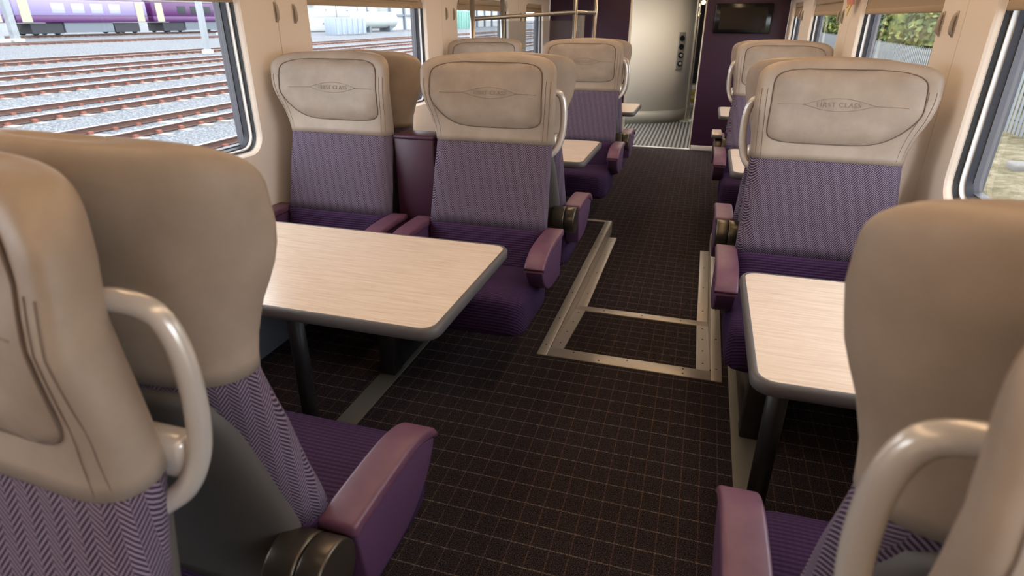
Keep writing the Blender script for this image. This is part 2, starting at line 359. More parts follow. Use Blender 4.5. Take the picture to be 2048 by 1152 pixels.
# overhead racks
for X0, X1, s in ((XL, XL + .42, 'left'), (XR - .30, XR, 'right')):
    r_ = tag(empty('overhead_rack', ((X0 + X1) / 2, 3.4, 1.86)), 'pale overhead luggage shelf above the %s' % ('rail yard windows' if s == 'left' else 'windows by the palisade fence'), 'luggage rack')
    d = (X1 - X0) / 2
    box('shelf', (-d, d, -4.6, 4.9, 0, .03), 'wall_cream', r_, bevel=.008)
    box('front_rail', (d - .02 if s == 'left' else -d, d if s == 'left' else -d + .02, -4.6, 4.9, .03, .07), 'aluminium', r_, bevel=.006)
# ceiling lamps: long warm strips and small reading spots, real fixtures
def strip(x, y0, y1, label):
    o = tag(empty('ceiling_lamp', (x, (y0 + y1) / 2, 2.10)), label, 'lamp', 'ceiling lamp strips')
    box('housing', (-.10, .10, -(y1 - y0) / 2, (y1 - y0) / 2, .01, .04), 'ceiling_white', o, bevel=.006)
    box('diffuser', (-.08, .08, -(y1 - y0) / 2 + .03, (y1 - y0) / 2 - .03, 0, .012), 'lamp_warm', o)
for i, (a, b) in enumerate(((-1.3, .9), (1.1, 3.3), (3.5, 5.7), (5.9, 8.1))):
    for x in (-1.0, .25):
        strip(x, a, b, 'warm ceiling lamp strip above the %s, %s from the end wall' % ('double seats' if x < 0 else 'single seats', ['fourth', 'third', 'second', 'first'][i]))

# ------------------------------------------------------------------ end wall and vestibule
ew = struct(empty('wall_end', (0, YW, 0)), 'dark purple end partition with doorway')
def wpart(name, dims, mt, bevel=0):
    o = box(name, dims, mt, ew, bevel); o.matrix_parent_inverse = Matrix.Translation((0, -YW, 0)); return o
wpart('partition', (-.07, XR, YW, YW + .06, LOW, 2.14), 'purple_wall'); wpart('partition', (XL, -.99, YW, YW + .06, LOW, 2.14), 'purple_wall')
wpart('edge_strip', (-.085, -.07, YW - .002, YW + .07, LOW, 2.14), 'cream_partition', .003); wpart('edge_strip', (-.99, -.965, YW - .004, YW + .07, LOW, 2.14), 'cream_partition', .004)
sc = tag(empty('wall_screen', (.36, YW, 1.335)), 'black information screen mounted on the purple end wall', 'screen')
box('bezel', (-.325, .325, -.05, 0, 0, .33), 'screen_black', sc, bevel=.012); box('display', (-.265, .265, -.052, -.048, .045, .285), 'screen_glass', sc)
# curved cream partition
arc = smooth_path([(-2.0, 10.15, 0), (-1.5, 10.16, 0), (-.9, 10.33, 0), (-.52, 10.52, 0), (-.34, 10.72, 0), (-.245, 10.98, 0)], 8)
def sweep(name, path, z0, z1, th, mt, par=None):
    V = []; F = []
    for i, p in enumerate(path):
        a = path[max(i - 1, 0)]; b = path[min(i + 1, len(path) - 1)]; t = (b - a).normalized(); nn = Vector((-t.y, t.x, 0))
        for q in (p, p + nn * th):
            V += [(q.x, q.y, z0), (q.x, q.y, z1)]
    for i in range(len(path) - 1):
        o = i * 4; q = o + 4; F += [(o, q, q + 1, o + 1), (o + 2, o + 3, q + 3, q + 2), (o + 1, q + 1, q + 3, o + 3), (o, o + 2, q + 2, q)]
    e = (len(path) - 1) * 4; F += [(0, 1, 3, 2), (e, e + 2, e + 3, e + 1)]
    o = obj(name, mesh(name, V, F), mt, par)
    for p in o.data.polygons: p.use_smooth = len(p.vertices) == 4 and abs(p.normal.z) < .5
    return o
cw = struct(empty('wall_vestibule', (0, 0, 0)), 'curved cream partition of the vestibule')
sweep('curved_panel', arc, LOW, 2.14, .05, 'cream_partition', cw)
sweep('kick_plate', [p + Vector((0.004, -.008, 0)) for p in arc], LOW, LOW + .2, .004, 'kick_plate', cw)
# door post, buttons
dp = tag(empty('sliding_door', (-.225, 11.0, LOW)), 'narrow metal sliding door edge at the end of the curved partition', 'door')
box('door_post', (-.03, .015, -.02, .05, 0, 2.2), 'aluminium', dp, bevel=.006); box('door_glass_edge', (.02, .045, .0, .05, 0, 2.2), 'steel_pole', dp, bevel=.006)
db = tag(obj('door_step', mesh('d', *join_vf([([(.22 * math.cos(R(a)) + (0), .3 * math.sin(R(a)), h) for h in (0, .012) for a in range(180, 361, 12)],
     [tuple(range(16)), tuple(range(31, 15, -1))] + [(i, (i + 1) % 16, 16 + (i + 1) % 16, 16 + i) for i in range(16)])]), smooth=False), 'kick_plate'), 'pale curved metal door track on the vestibule floor', 'door track')
db.location = (-.2, 11.0, LOW)
pc = aty(1361, 102, 10.62)
bp = tag(empty('button_panel', (pc.x, 10.585, pc.z)), 'grey plate with four round door buttons on the curved cream partition', 'control panel'); bp.rotation_euler = (0, 0, R(36))
box('plate', (-.065, .065, -.012, .03, -.28, .28), 'button_plate', bp, bevel=.01)
def disc_me(name, r, d, n=20):
    bm = bmesh.new(); bmesh.ops.create_cone(bm, cap_ends=True, segments=n, radius1=r, radius2=r * .9, depth=d, matrix=Matrix.Rotation(R(90), 4, 'X')); me = bpy.data.meshes.new(name); bm.to_mesh(me); bm.free(); return me
d1 = disc_me('button', .045, .02); d2 = disc_me('button_cap', .022, .02)
for i, zz_ in enumerate((.19, .065, -.06, -.185)):
    b_ = obj('button', d1, 'button_black', bp); b_.location = (0, -.018, zz_)
    if i > 1: c_ = obj('button_cap', d2, 'button_silver', b_); c_.location = (0, -.014, 0)
# corridor beyond
struct(box('wall_corridor', (-.6, .9, 16.9, 17, LOW, 2.2), 'dark_wall'), 'dark end of the next carriage')
struct(box('wall_passage', (.12, .2, YW + .06, 17, LOW, 2.2), 'dark_wall'), 'dark side wall of the passage')
struct(box('wall_gangway', (-.75, -.65, 11.2, 17, LOW, 2.2), 'dark_wall'), 'dark side wall of the gangway')
struct(box('ceiling', (XL, XR, YW, 17, 2.14, 2.2), 'dark_wall'), 'vestibule ceiling')
st = tag(empty('gangway_step', (-.28, 12.5, LOW)), 'grey gangway steps with yellow edges beyond the open door', 'step')
for i, (yy, mt_) in enumerate(((0, 'wall_white'), (.55, 'yellow'), (1.1, 'yellow'), (1.7, 'wall_white'))):
    box('tread', (-.3, .38, yy + .04, yy + .5, 0, .05 + .07 * i), 'grey_step', st); box('nosing', (-.3, .38, yy, yy + .04, 0, .055 + .07 * i), mt_, st)
for k_, (xx, yy, zz_) in enumerate(((-.33, 15.6, 1.78), (-.22, 15.9, 1.84), (-.3, 15.7, 1.6))):
    bm = bmesh.new(); bmesh.ops.create_icosphere(bm, subdivisions=2, radius=.05); me = bpy.data.meshes.new('bulb'); bm.to_mesh(me); bm.free()
    hk = tag(empty('passage_lamp', (xx, yy, zz_)), 'small glowing lamp seen through the open gangway door', 'lamp', 'lamps in the next carriage')
    obj('bulb', me, 'far_lamp', hk); tube('stem', [(0, 0, .04), (0, 0, 2.14 - zz_)], .008, 'dark_metal', hk, 6)
passage_fill = tag(empty('passage_lamp', (-.25, 13.4, 2.10)), 'flat lamp added to brighten the passage beyond the open door', 'lamp')  # unseen lamp, added to brighten the dark passage behind the door gap
box('diffuser', (-.08, .08, -.6, .6, 0, .012), 'fill_light', passage_fill); box('housing', (-.1, .1, -.64, .64, .012, .04), 'ceiling_white', passage_fill, bevel=.005)
vl = tag(empty('vestibule_fill_lamp', (-.5, 9.1, 2.10)), 'round warm lamp added to brighten the vestibule', 'lamp')  # added out of view and made large to brighten the cream partition
bm = bmesh.new(); bmesh.ops.create_cone(bm, cap_ends=True, segments=24, radius1=.30, radius2=.32, depth=.03); me = bpy.data.meshes.new('diffuser'); bm.to_mesh(me); bm.free()
obj('diffuser', me, 'fill_light', vl); box('rim', (-.34, .34, -.34, .34, .016, .04), 'ceiling_white', vl, bevel=.01)

# ------------------------------------------------------------------ seats
T_yc = [(.40, .315), (.63, .255), (.8, .208), (1.0, .155), (1.1, .138), (1.2, .125), (1.3, .105), (1.38, .085)]
T_wing = [(.40, .0), (.63, .012), (1.0, .022), (1.08, .045), (1.2, .085), (1.3, .09), (1.38, .07)]
T_hw = [(.36, .28), (.63, .283), (.8, .276), (1.0, .264), (1.05, .268), (1.1, .281), (1.17, .305), (1.24, .318), (1.3, .318), (1.4, .318)]
def half(u, z): return lerp_tab(T_hw if u > 0 else T_hs, z)
T_hs = [(.36, .283), (.63, .286), (.8, .282), (1.0, .280), (1.1, .288), (1.2, .296), (1.3, .297), (1.4, .297)]
T_th = [(.40, .11), (.63, .12), (1.0, .112), (1.1, .10), (1.38, .085)]
US = [math.sin(math.pi / 2 * (i / 14)) for i in range(-14, 15)]
def yf(u, z, thk=1):
    th = lerp_tab(T_th, z); cy = lerp_tab(T_yc, z) - th / 2 + lerp_tab(T_wing, z) * abs(u) ** 2.6
    return cy + thk * th / 2 * math.sqrt(max(0, 1 - abs(u) ** 8))
def section(z, hs=1, ts=1, zo=None, infl=0, arch=0, back=0):
    th = lerp_tab(T_th, z); wg = lerp_tab(T_wing, z); yc = lerp_tab(T_yc, z)
    loop = []
    for u in US:
        e = math.sqrt(max(0, 1 - abs(u) ** 8)); h = half(u, z) * hs + infl; loop.append((h * u, yc - th / 2 + wg * (abs(u) * hs) ** 2.6 + (th / 2 + infl) * ts * e - back, (zo or z) + arch * (1 - u * u)))
    for u in US[-2:0:-1]:
        e = math.sqrt(max(0, 1 - abs(u) ** 8)); h = half(u, z) * hs + infl; loop.append((h * u, yc - th / 2 + wg * (abs(u) * hs) ** 2.6 - (th / 2 + infl) * ts * e - back, (zo or z) + arch * (1 - u * u)))
    return [Vector(p) for p in loop]
def loft(name, secs, cap0=True, cap1=True):
    n_ = len(secs[0]); V = [p for s in secs for p in s]; F = []
    for i in range(len(secs) - 1):
        for k in range(n_): F.append((i * n_ + k, i * n_ + (k + 1) % n_, (i + 1) * n_ + (k + 1) % n_, (i + 1) * n_ + k))
    m_ = len(US)
    def cap(o):
        for i in range(m_ - 1):
            a, b = o + i, o + i + 1; c, d = o + (n_ - i) % n_ if i else o, o + n_ - i - 1
            F.append((a, b, d) if i == 0 else (a, b, d, c) if i < m_ - 2 else (a, b, c))
    if cap0: cap(0)
    if cap1: cap((len(secs) - 1) * n_)
    return mesh(name, V, F)
SM = {}
SM['lower'] = loft('lower_back', [section(z, infl=.001) for z in (.40, .45, .5, .56, .6, .632)])
SM['back'] = loft('backrest', [section(z) for z in (.63, .68, .74, .8, .86, .92, .97, 1.002)])
zt0, dz = 1.27, .088
secs = [section(z, infl=.0025) for z in (.995, 1.02, 1.05, 1.08, 1.11, 1.14, 1.17, 1.2, 1.235, 1.27)]
for i in range(1, 15):
    th_ = R(90 * i / 14); cs = max(math.cos(th_), .002)
    secs.append(section(zt0, hs=cs ** .42, ts=cs ** .5, zo=zt0 + dz * math.sin(th_) ** .62, infl=.0025 * cs, arch=.006 * math.sin(th_), back=.012 * math.sin(th_)))
SM['head'] = loft('headrest', secs)
# panel cushion on the headrest
def pan_hw(b, sg=1):
    if sg > 0:
        if b >= 0: return .272 * max(0, 1 - b ** 7) ** .26
        return (.272 - .118 * (-b) ** 1.7) * max(0, 1 - (-b) ** 12) ** .3
    return .238 * max(0, 1 - abs(b) ** 9) ** .24
PZ, PH = 1.194, .135
def head_y(x, z):
    zz = min(z, zt0); u = max(-1, min(1, x / half(x, zz)))
    return yf(u, zz) - .03 * max(0, (z - zt0) / dz) ** 3
def pan_pt(a, b, off=None):
    z = PZ + PH * b; x = a * pan_hw(b, a)
    if off is None: off = .002 + .022 * (1 - max(abs(a), abs(b)) ** 4)
    return Vector((x, head_y(x, z) + off, z))
bs = [math.sin(math.pi / 2 * i / 14) for i in range(-14, 15)]; as_ = [math.sin(math.pi / 2 * i / 14) for i in range(-14, 15)]
V = [pan_pt(a, b) for b in bs for a in as_]; k_ = len(as_)
SM['panel'] = mesh('headrest_panel', V, [(j * k_ + i, j * k_ + i + 1, (j + 1) * k_ + i + 1, (j + 1) * k_ + i) for j in range(len(bs) - 1) for i in range(k_ - 1)])
lp = [pan_pt(1, b, .0035) for b in bs[1:-1]] + [pan_pt(-1, b, .0035) for b in bs[::-1][1:-1]]
SM['piping'] = tube_me('piping', lp, .0021, 6, True)
def on_panel(x, z):
    b = (z - PZ) / PH; a = x / pan_hw(b, x); return pan_pt(a, b)
SM['seams'] = []
for sg in (-1, 1):
    for uu in (.87, .94):
        pts = [Vector((sg * uu * half(sg, z), yf(uu, z) + .0022, z)) for z in [1.0 + .02 * i for i in range(14)]]
        SM['seams'].append(tube_me('stitching', pts, .0008, 5))
# emblem: lens outline with side lines and lettering
E_ = []
up = [(x, 1.205 + (.023 * (max(0, 1 - (x / .125) ** 2) ** 1.25))) for x in [-.125 + .25 * i / 20 for i in range(21)]]
dn = [(x, 2 * 1.205 - z) for x, z in up]
for line in (up, dn, [(-.215 + .01 * i, 1.205) for i in range(10)], [(.125 + .01 * i, 1.205) for i in range(11)]):
    E_.append(tube_vf([on_panel(x, z) + Vector((0, .0002, 0)) for x, z in line], .0013, 5))
SM['emblem'] = mesh('emblem', *join_vf(E_))
fc = bpy.data.curves.new('lettering', 'FONT'); fc.body = 'FIRST CLASS'; fc.size = .0245; fc.extrude = .0012; fc.align_x = 'CENTER'; fc.align_y = 'CENTER'; fc.space_character = 1.15
fo = bpy.data.objects.new('tmp', fc); C.objects.link(fo)
dg = bpy.context.evaluated_depsgraph_get(); tm = bpy.data.meshes.new_from_object(fo.evaluated_get(dg)); bpy.data.objects.remove(fo)
for v in tm.vertices:
    x_, y_, z_ = v.co; p = on_panel(-x_, 1.205 + y_); v.co = (p.x, p.y + z_ + .0006, p.z)
SM['lettering'] = tm
SM['shell'] = loft('shell', [section(z, hs=h_, ts=.62, back=.045) for z, h_ in ((.37, .80), (.40, .9), (.5, .93), (.65, .93), (.8, .91), (.9, .88), (.96, .82), (.985, .7))])
# cushion
bm = bmesh.new(); bmesh.ops.create_cube(bm, size=1); bmesh.ops.subdivide_edges(bm, edges=list(bm.edges), cuts=9, use_grid_fill=True)
for v in bm.verts:
    x_, y_, z_ = v.co * 2
    k = 1 - .05 * (max(abs(x_), abs(z_)) > .99) * (min(abs(x_), abs(z_)) > .99)
    p = 9
    d_ = (abs(x_) ** p + abs(y_) ** p + abs(z_) ** p) ** (1 / p)
    q = Vector((x_, y_, z_)) / d_ * max(abs(x_), abs(y_), abs(z_))
    X_ = q.x * .297; Y_ = .430 + q.y * .235; Z_ = .365 + q.z * .098
    t = (q.y + 1) / 2
    Z_ += .012 * math.sin(t * math.pi) * (q.z > 0) - .014 * (1 - q.x ** 2) * (q.z > .5) * (1 - t) + .012 * t
    if q.y > .5 and q.z < 0: Y_ -= .02 * (-q.z)
    v.co = (X_, Y_, Z_)
me = bpy.data.meshes.new('cushion'); bm.to_mesh(me); bm.free()
for p in me.polygons: p.use_smooth = True
SM['cushion'] = me
SM['base'] = box_me('seat_base', -.26, .26, .20, .58, .268, .315, .02)
def extrude_profile(name, prof, x0, x1, bevel=.008):
    bm = bmesh.new(); a = [bm.verts.new((x0, y, z)) for y, z in prof]; b = [bm.verts.new((x1, y, z)) for y, z in prof]; k = len(prof)
    bm.faces.new(a); bm.faces.new(b[::-1])
    for i in range(k): bm.faces.new((a[i], a[(i + 1) % k], b[(i + 1) % k], b[i]))
    bmesh.ops.recalc_face_normals(bm, faces=bm.faces)
    es = [e for e in bm.edges if len(e.link_faces) == 2 and e.calc_face_angle(0) > .6]
    bmesh.ops.bevel(bm, geom=es, offset=bevel, segments=3, affect='EDGES', profile=.5)
    me = bpy.data.meshes.new(name); bm.to_mesh(me); bm.free()
    for p in me.polygons: p.use_smooth = True
    return me
def arc_prof(pts, k=4): return [(p.x, p.y) for p in smooth_path([(a, b, 0) for a, b in pts], k)]
pad = arc_prof([(.185, .632), (.30, .636), (.42, .634), (.49, .622), (.545, .598), (.572, .566)]) + arc_prof([(.562, .556), (.54, .572), (.49, .590), (.42, .602), (.185, .602)])
side_ = arc_prof([(.195, .601), (.42, .601), (.49, .589), (.535, .571), (.556, .560)]) + arc_prof([(.55, .54), (.50, .48), (.40, .43), (.22, .42)])
for s in (-1, 1):
    a, b = sorted((s * .278, s * .363)); SM['pad', s] = extrude_profile('pad', pad, a, b, .009)
    a, b = sorted((s * .284, s * .356)); SM['armside', s] = extrude_profile('arm_side', side_, a, b, .006)
    hx = [s * .25, s * .262, s * .312]; 
    def drum(x0, x1, r):
        V, F = tube_vf([(x0, .135, .555), (x1, .135, .555)], r, 28); return V, F
    hubm = []
    for x0_, x1_ in ((.24, .303), (.3045, .356)): hubm.append(extrude_profile('hub', [(.125 + .066 * math.cos(R(12 * i_)), .575 + .066 * math.sin(R(12 * i_))) for i_ in range(30)], *sorted((s * x0_, s * x1_)), bevel=.006))
    SM['hub', s], SM['hubcap', s] = hubm
    hp = smooth_path([(s * .235, .085, 1.215), (s * .262, .078, 1.215), (s * .297, .070, 1.200), (s * .313, .066, 1.155), (s * .316, .066, 1.08), (s * .308, .072, 1.01), (s * .288, .085, .962), (s * .255, .10, .935)], 5)
    SM['handle', s] = tube_me('handle', hp, .0125, 12, False, 1.2)
    a, b = sorted((s * .20, s * .292)); SM['mount', s] = box_me('handle_mount', a, b, .05, .085, .965, 1.03, .012)
def mirrored(me):
    c = me.copy(); 
    for v in c.vertices: v.co.x = -v.co.x
    c.flip_normals(); return c
for key in ('lower', 'back', 'head', 'panel', 'piping', 'shell', 'emblem'): SM[key, 'm'] = mirrored(SM[key])
SM['seams', 'm'] = [mirrored(q_) for q_ in SM['seams']]
tl = SM['lettering'].copy()
for v, w_ in zip(tl.vertices, SM['lettering'].vertices):
    b_ = on_panel(-w_.co.x, w_.co.z); a_ = on_panel(w_.co.x, w_.co.z); v.co.y += b_.y - a_.y
SM['lettering', 'm'] = tl
SEATPARTS = (('lower_back', 'lower', 'corduroy'), ('backrest', 'back', 'herringbone'), ('headrest', 'head', 'leather'), ('shell', 'shell', 'shell'), ('cushion', 'cushion', 'corduroy'), ('seat_base', 'base', 'black_plastic'))
def seat(row, cx, side, label, arms, handle, hub):
    """row r: even rows face +Y, odd rows face -Y; side = world direction of the aisle"""
    k = (row + 1) // 2 if row % 2 else row // 2
    yy = MID + BAY * k
    face = 1 if row % 2 == 0 else -1
    o = tag(empty('passenger_chair', (cx, yy, 0 if row < 3 else LOW * 0), 0 if face > 0 else math.pi), label, 'seat', 'first class train seats')
    al = side * face          # local aisle side
    G = lambda k_: SM.get((k_, 'm'), SM[k_]) if side < 0 else SM[k_]
    for nm, key, mt in SEATPARTS:
        p = obj(nm, G(key), mt, o)
        if nm == 'headrest':
            obj('headrest_panel', G('panel'), 'panel_leather', p); obj('piping', G('piping'), 'seam', p)
            for q_ in G('seams'): obj('stitching', q_, 'seam', p)
    obj('emblem', G('emblem'), 'emboss', o); obj('lettering', G('lettering'), 'emboss', o)
    for a in arms:
        s = al if a == 'aisle' else -al
        ar = obj('armrest', SM['armside', s], 'arm_side', o); obj('armrest_pad', SM['pad', s], 'arm_leather', ar)
    if handle: hh = obj('grab_handle', SM['handle', al], 'handle', o); obj('handle_mount', SM['mount', al], 'handle', hh)
    if hub: obj('hinge_cap', SM['hubcap', al], 'hub', obj('hinge_drum', SM['hub', al], 'hub', o))
    return o
LW, LA, RC = -1.665, -.885, .495
both = ('aisle', 'inner')
seat(-1, LA + .035, 1, 'seat turned away from the double table by the ramp top, thick grab handle', both, 1, 0)
seat(0, LA, 1, 'seat showing its grey shell back and drum hinge, tucked up to the double table', both, 0, 1)
seat(0, LW, 1, 'window side seat showing its back, under the yard window at the double table', both, 0, 0)
seat(1, LW, 1, 'first class seat by the yard window, left of the dark purple divider panel', both, 0, 0)
seat(1, LA, 1, 'first class aisle seat beside the dark purple divider, facing the big double table', both, 1, 0)
seat(2, LW, 1, 'window seat back to back with the first class window seat by the divider', both, 0, 0)
seat(2, LA, 1, 'aisle seat back to back with the first class aisle seat by the divider', both, 0, 1)
seat(3, LW, 1, 'window seat in front of the luggage rack, facing the table at the ramp foot', both, 0, 0)
seat(3, LA, 1, 'aisle seat with grab handle facing the double table at the ramp foot', both, 1, 0)
seat(4, LA, 1, 'seat turned to the end wall with a pale handle, beside the luggage rack', ('aisle',), 1, 1)
seat(-1, RC, -1, 'single seat turned away from the single table by the ramp top, large grab handle', both, 1, 0)
seat(0, RC, -1, 'single seat showing its smooth beige back, pulled up to the single table', both, 0, 1)
seat(1, RC, -1, 'single first class seat beside the ramp, facing the single table at its top', both, 1, 0)
seat(2, RC, -1, 'single seat back to back with the single first class seat beside the ramp', both, 0, 1)
seat(3, RC, -1, 'single seat facing the single table at the ramp foot', both, 1, 0)
seat(4, RC, -1, 'single seat turned to the purple end wall on the fence side', both, 1, 1)

# seat pedestals on the tracks
def pedestal(x, y0, y1, zb, label):
    o = tag(empty('seat_pedestal', (x, (y0 + y1) / 2, zb)), label, 'seat base', 'seat pedestals on the floor tracks'); d = (y1 - y0) / 2
    box('leg_panel', (-.03, .03, -d, d, 0, .266 - zb), 'dark_metal', o, bevel=.006)
    box('front_post', (-.036, .036, -d - .01, -d + .07, 0.001, .264 - zb), 'black_plastic', o, bevel=.005)
    return o
for x, nm in ((-1.225, 'double seats'), (.335, 'single seats')):
    pedestal(x, 2.07, 3.30, .006, 'black pedestal panel under the back to back %s beside the ramp' % nm)
    pedestal(x, -.12, 1.10, .006, 'black pedestal panel under the back to back %s before the ramp' % nm)
    pedestal(x, 4.30, 5.50, LOW, 'black pedestal panel under the back to back %s near the end wall' % nm)
dv = tag(empty('seat_divider', (-1.275, 2.71, 0)), 'dark purple divider panel between the two first class seats', 'divider')
box('panel', (-.103, .103, -.13, .01, .42, .985), 'divider_purple', dv, bevel=.008); box('cap', (-.106, .106, -.135, .012, .98, 1.0), 'divider_purple', dv, bevel=.008); box('foot', (-.02, .02, -.02, .0, .27, .43), 'black_plastic', dv)

# ------------------------------------------------------------------ tables
def rr_plate(x0, x1, y0, y1, z0, z1, r, corners, k=8):
    """plate with some rounded corners; corners = set of indexes ++ -+ -- +-"""
    lp = []
    for idx, (sx, sy, a0) in enumerate(((x1, y1, 0), (x0, y1, 90), (x0, y0, 180), (x1, y0, 270))):
        rr = r if idx in corners else .002
        cx = sx - rr if idx in (0, 3) else sx + rr; cy = sy - rr if idx in (0, 1) else sy + rr
        for i in range(k + 1): a = R(a0 + 90 * i / k); lp.append((cx + rr * math.cos(a), cy + rr * math.sin(a)))
    return lp
def table(xa, xw, yc, zb, label, side, leg=True, half=.36, name='table'):
    """xa aisle edge, xw wall edge"""
    x0, x1 = sorted((xa, xw)); cor = {0, 3} if xa > xw else {1, 2}
    o = tag(empty(name, ((x0 + x1) / 2, yc, zb)), label, 'table'); cx = (x0 + x1) / 2; d = (x1 - x0) / 2
    zt = .72 - zb
    def plate(ins, z): return [Vector((a, b, z)) for a, b in rr_plate(-d + ins * (xa < xw), d - ins * (xa > xw), -half + ins, half - ins, 0, 0, .055 - ins * .8, cor)]
    secs = [plate(.012, zt - .040), plate(.002, zt - .034), plate(0, zt - .022), plate(.001, zt - .008), plate(.006, zt - .001), plate(.010, zt), plate(.016, zt - .0005), plate(.016, zt - .01)]
    n_ = len(secs[0]); V = [p for s in secs for p in s]; F = [(i * n_ + k, i * n_ + (k + 1) % n_, (i + 1) * n_ + (k + 1) % n_, (i + 1) * n_ + k) for i in range(len(secs) - 1) for k in range(n_)] + [tuple(range(n_))[::-1]]
    obj('edge_band', mesh('edge_band', V, F), 'edge_rubber', o)
    tp = plate(.0155, zt - .0008); bt = plate(.0155, zt - .009)
    obj('tabletop', mesh('tabletop', tp + bt, [tuple(range(n_)), tuple(range(2 * n_ - 1, n_ - 1, -1))] + [(i, (i + 1) % n_, n_ + (i + 1) % n_, n_ + i) for i in range(n_)], False), 'laminate', o)
    box('support_frame', (-d + .02, d - .15 if xa > xw else d - .02, -.2, .2, zt - .075, zt - .039), 'under_table', o) if xa > xw else box('support_frame', (-d + .15, d - .02, -.2, .2, zt - .075, zt - .039), 'under_table', o)
    if leg:
        lx = leg - cx
        tube('leg', [(lx, -.06, zt - .07), (lx, -.06, 0)], .030, 'dark_metal', o, 20)
        box('foot_plate', (lx - .05, lx + .05, -.11, -.01, 0, .008), 'dark_metal', o, bevel=.003)
    return o
table(-.62, XL + .06, YT[0], 0, 'pale wood double table with grey rubber edge, by the first class pair', 'l', -1.31)
table(.195, XR - .045, YT[0], 0, 'pale wood single table at the top of the ramp', 'r', .315)
table(-.62, XL + .06, YT[1], 0, 'pale double table in front of the aisle seat before the luggage rack', 'l', -1.31, .36)
table(.205, XR - .045, YT[1], 0, 'pale single table between single seats at the ramp foot', 'r', .315, .36)
table(-.565, -1.22, YT[2], LOW, 'pale table by the luggage rack in front of the purple end wall', 'l', -.95, .33)
table(.165, XR - .045, YT[2], LOW, 'far single table by the purple end wall on the fence side', 'r', .45, .33)
tr = tag(empty('tray_table', (.145, 5.1, .655)), 'small pale tray standing out over the armrest of the last single seat', 'tray')
box('tray_top', (-.03, .04, -.12, .12, .012, .022), 'laminate', tr, bevel=.003); box('tray_rim', (-.034, .044, -.124, .124, -.01, .012), 'edge_rubber', tr, bevel=.006)

# ------------------------------------------------------------------ coat hooks on the pillars
hp_ = smooth_path([(0, 0, .033), (.008, 0, .028), (.012, 0, 0), (.010, 0, -.028), (0, 0, -.036)], 4)
HK = tube_me('grip', hp_, .0075, 8)
HB = box_me('plate', 0, .004, -.011, .011, -.046, .044, .0015)
for side, X, s, ps, zc in (('yard', XL, 1, [(551, 24), (588, 27), (892, 27), (907, 28), (1041, 34), (1050, 34)], 0), ('fence', XR, -1, [(1884, 47), (1911, 48), (1679, 33), (1687, 33), (1601, 31), (1606, 31)], 0)):
    for i, (a, b) in enumerate(ps):
        p = atx(a, b, X)
        o = tag(empty('coat_hook', (X, p.y, p.z), 0 if s > 0 else math.pi), 'small grey coat hook on the %s side, %s the end wall, %s pair' % (side, ['farther from', 'nearer'][(i % 2 == 1) if side == 'yard' else (i % 2 == 0)], ['third', 'second', 'first'][i // 2]), 'hook', 'coat hooks on the pillars')
        obj('plate', HB, 'hook', o); obj('grip', HK, 'hook', o)

# ------------------------------------------------------------------ luggage rack beside the last aisle seat
lr = tag(empty('luggage_rack', (-1.6, 6.2, LOW)), 'tubular metal luggage rack with smoked glass side and level rails', 'luggage rack')
off = Vector((1.6, -6.2, -LOW))
P1, P2, P3, P4 = atx(945, 38, -1.93), atx(1005, 30, -1.93), Vector((-1.28, 6.30, 1.555)), Vector((-1.28, 7.45, 1.56))
for p in (P1, P2, P3, P4):
    tube('post', [Vector((p.x, p.y, LOW)) + off, Vector((p.x, p.y, 1.855 if p.x < -1.5 else 2.13)) + off], .022, 'steel_pole', lr, 12)
tube('side_rail', [P1 + off, P3 + off], .018, 'steel_pole', lr, 10); tube('side_rail', [P3 + off, P4 + off], .018, 'steel_pole', lr, 10); tube('side_rail', [Vector((P1.x, P1.y, .9)) + off, Vector((P3.x, P3.y, .9)) + off], .018, 'steel_pole', lr, 10)
def pane(a, b, z0, z1):
    a = a + off; b = b + off; t = (b - a).normalized(); nn = Vector((-t.y, t.x, 0)) * .004; V = []
    for q in (a - nn, a + nn, b + nn, b - nn): V += [(q.x, q.y, z0 - LOW), (q.x, q.y, z1 - LOW)]
    obj('glass_panel', mesh('glass_panel', V, [(0, 1, 3, 2), (2, 3, 5, 4), (4, 5, 7, 6), (6, 7, 1, 0), (0, 2, 4, 6), (1, 7, 5, 3)], False), 'rack_glass', lr)
pane(P1, P3, .92, 1.48); pane(P3, P4, .92, 1.53)
for zz_ in (.35, .85):
    obj('shelf', mesh('shelf', [(q + off) * 1 + Vector((0, 0, zz_ - q.z + dz_)) for dz_ in (0, .03) for q in (P1, P3, P4, Vector((-1.9, 7.45, 1.5)))], [(0, 1, 2, 3), (7, 6, 5, 4), (0, 4, 5, 1), (1, 5, 6, 2), (2, 6, 7, 3), (3, 7, 4, 0)], False), 'dark_metal', lr)

# paper rosette hanging at the window head
pp = aty(1713, 6, 4.62)
pf = tag(empty('paper_decoration', (XR - .035, 4.62, 1.56)), 'pink and yellow pleated paper decoration hanging by the fence side window', 'decoration')
V = []; F = []
for i in range(15):
    a = -.075 + .15 * i / 14; V += [(-.012 * (i % 2), a, .02), (-.012 - .016 * (i % 2), a * 1.25, .10)]
F = [(2 * i, 2 * i + 2, 2 * i + 3, 2 * i + 1) for i in range(14)]
me = mesh('pleats', V + [(a + .006, b, c) for a, b, c in V], F + [tuple(q + 30 for q in f)[::-1] for f in F], False); obj('pleats', me, 'paper_pink', pf)
obj('tail', mesh('tail', [(-.008, .03, .03), (-.008, -.05, .03), (-.012, 0.02, -.045), (0, .03, .03), (0, -.05, .03), (-.006, 0.02, -.045)], [(0, 1, 2), (5, 4, 3), (0, 3, 4, 1), (1, 4, 5, 2), (2, 5, 3, 0)], False), 'paper_yellow', pf)
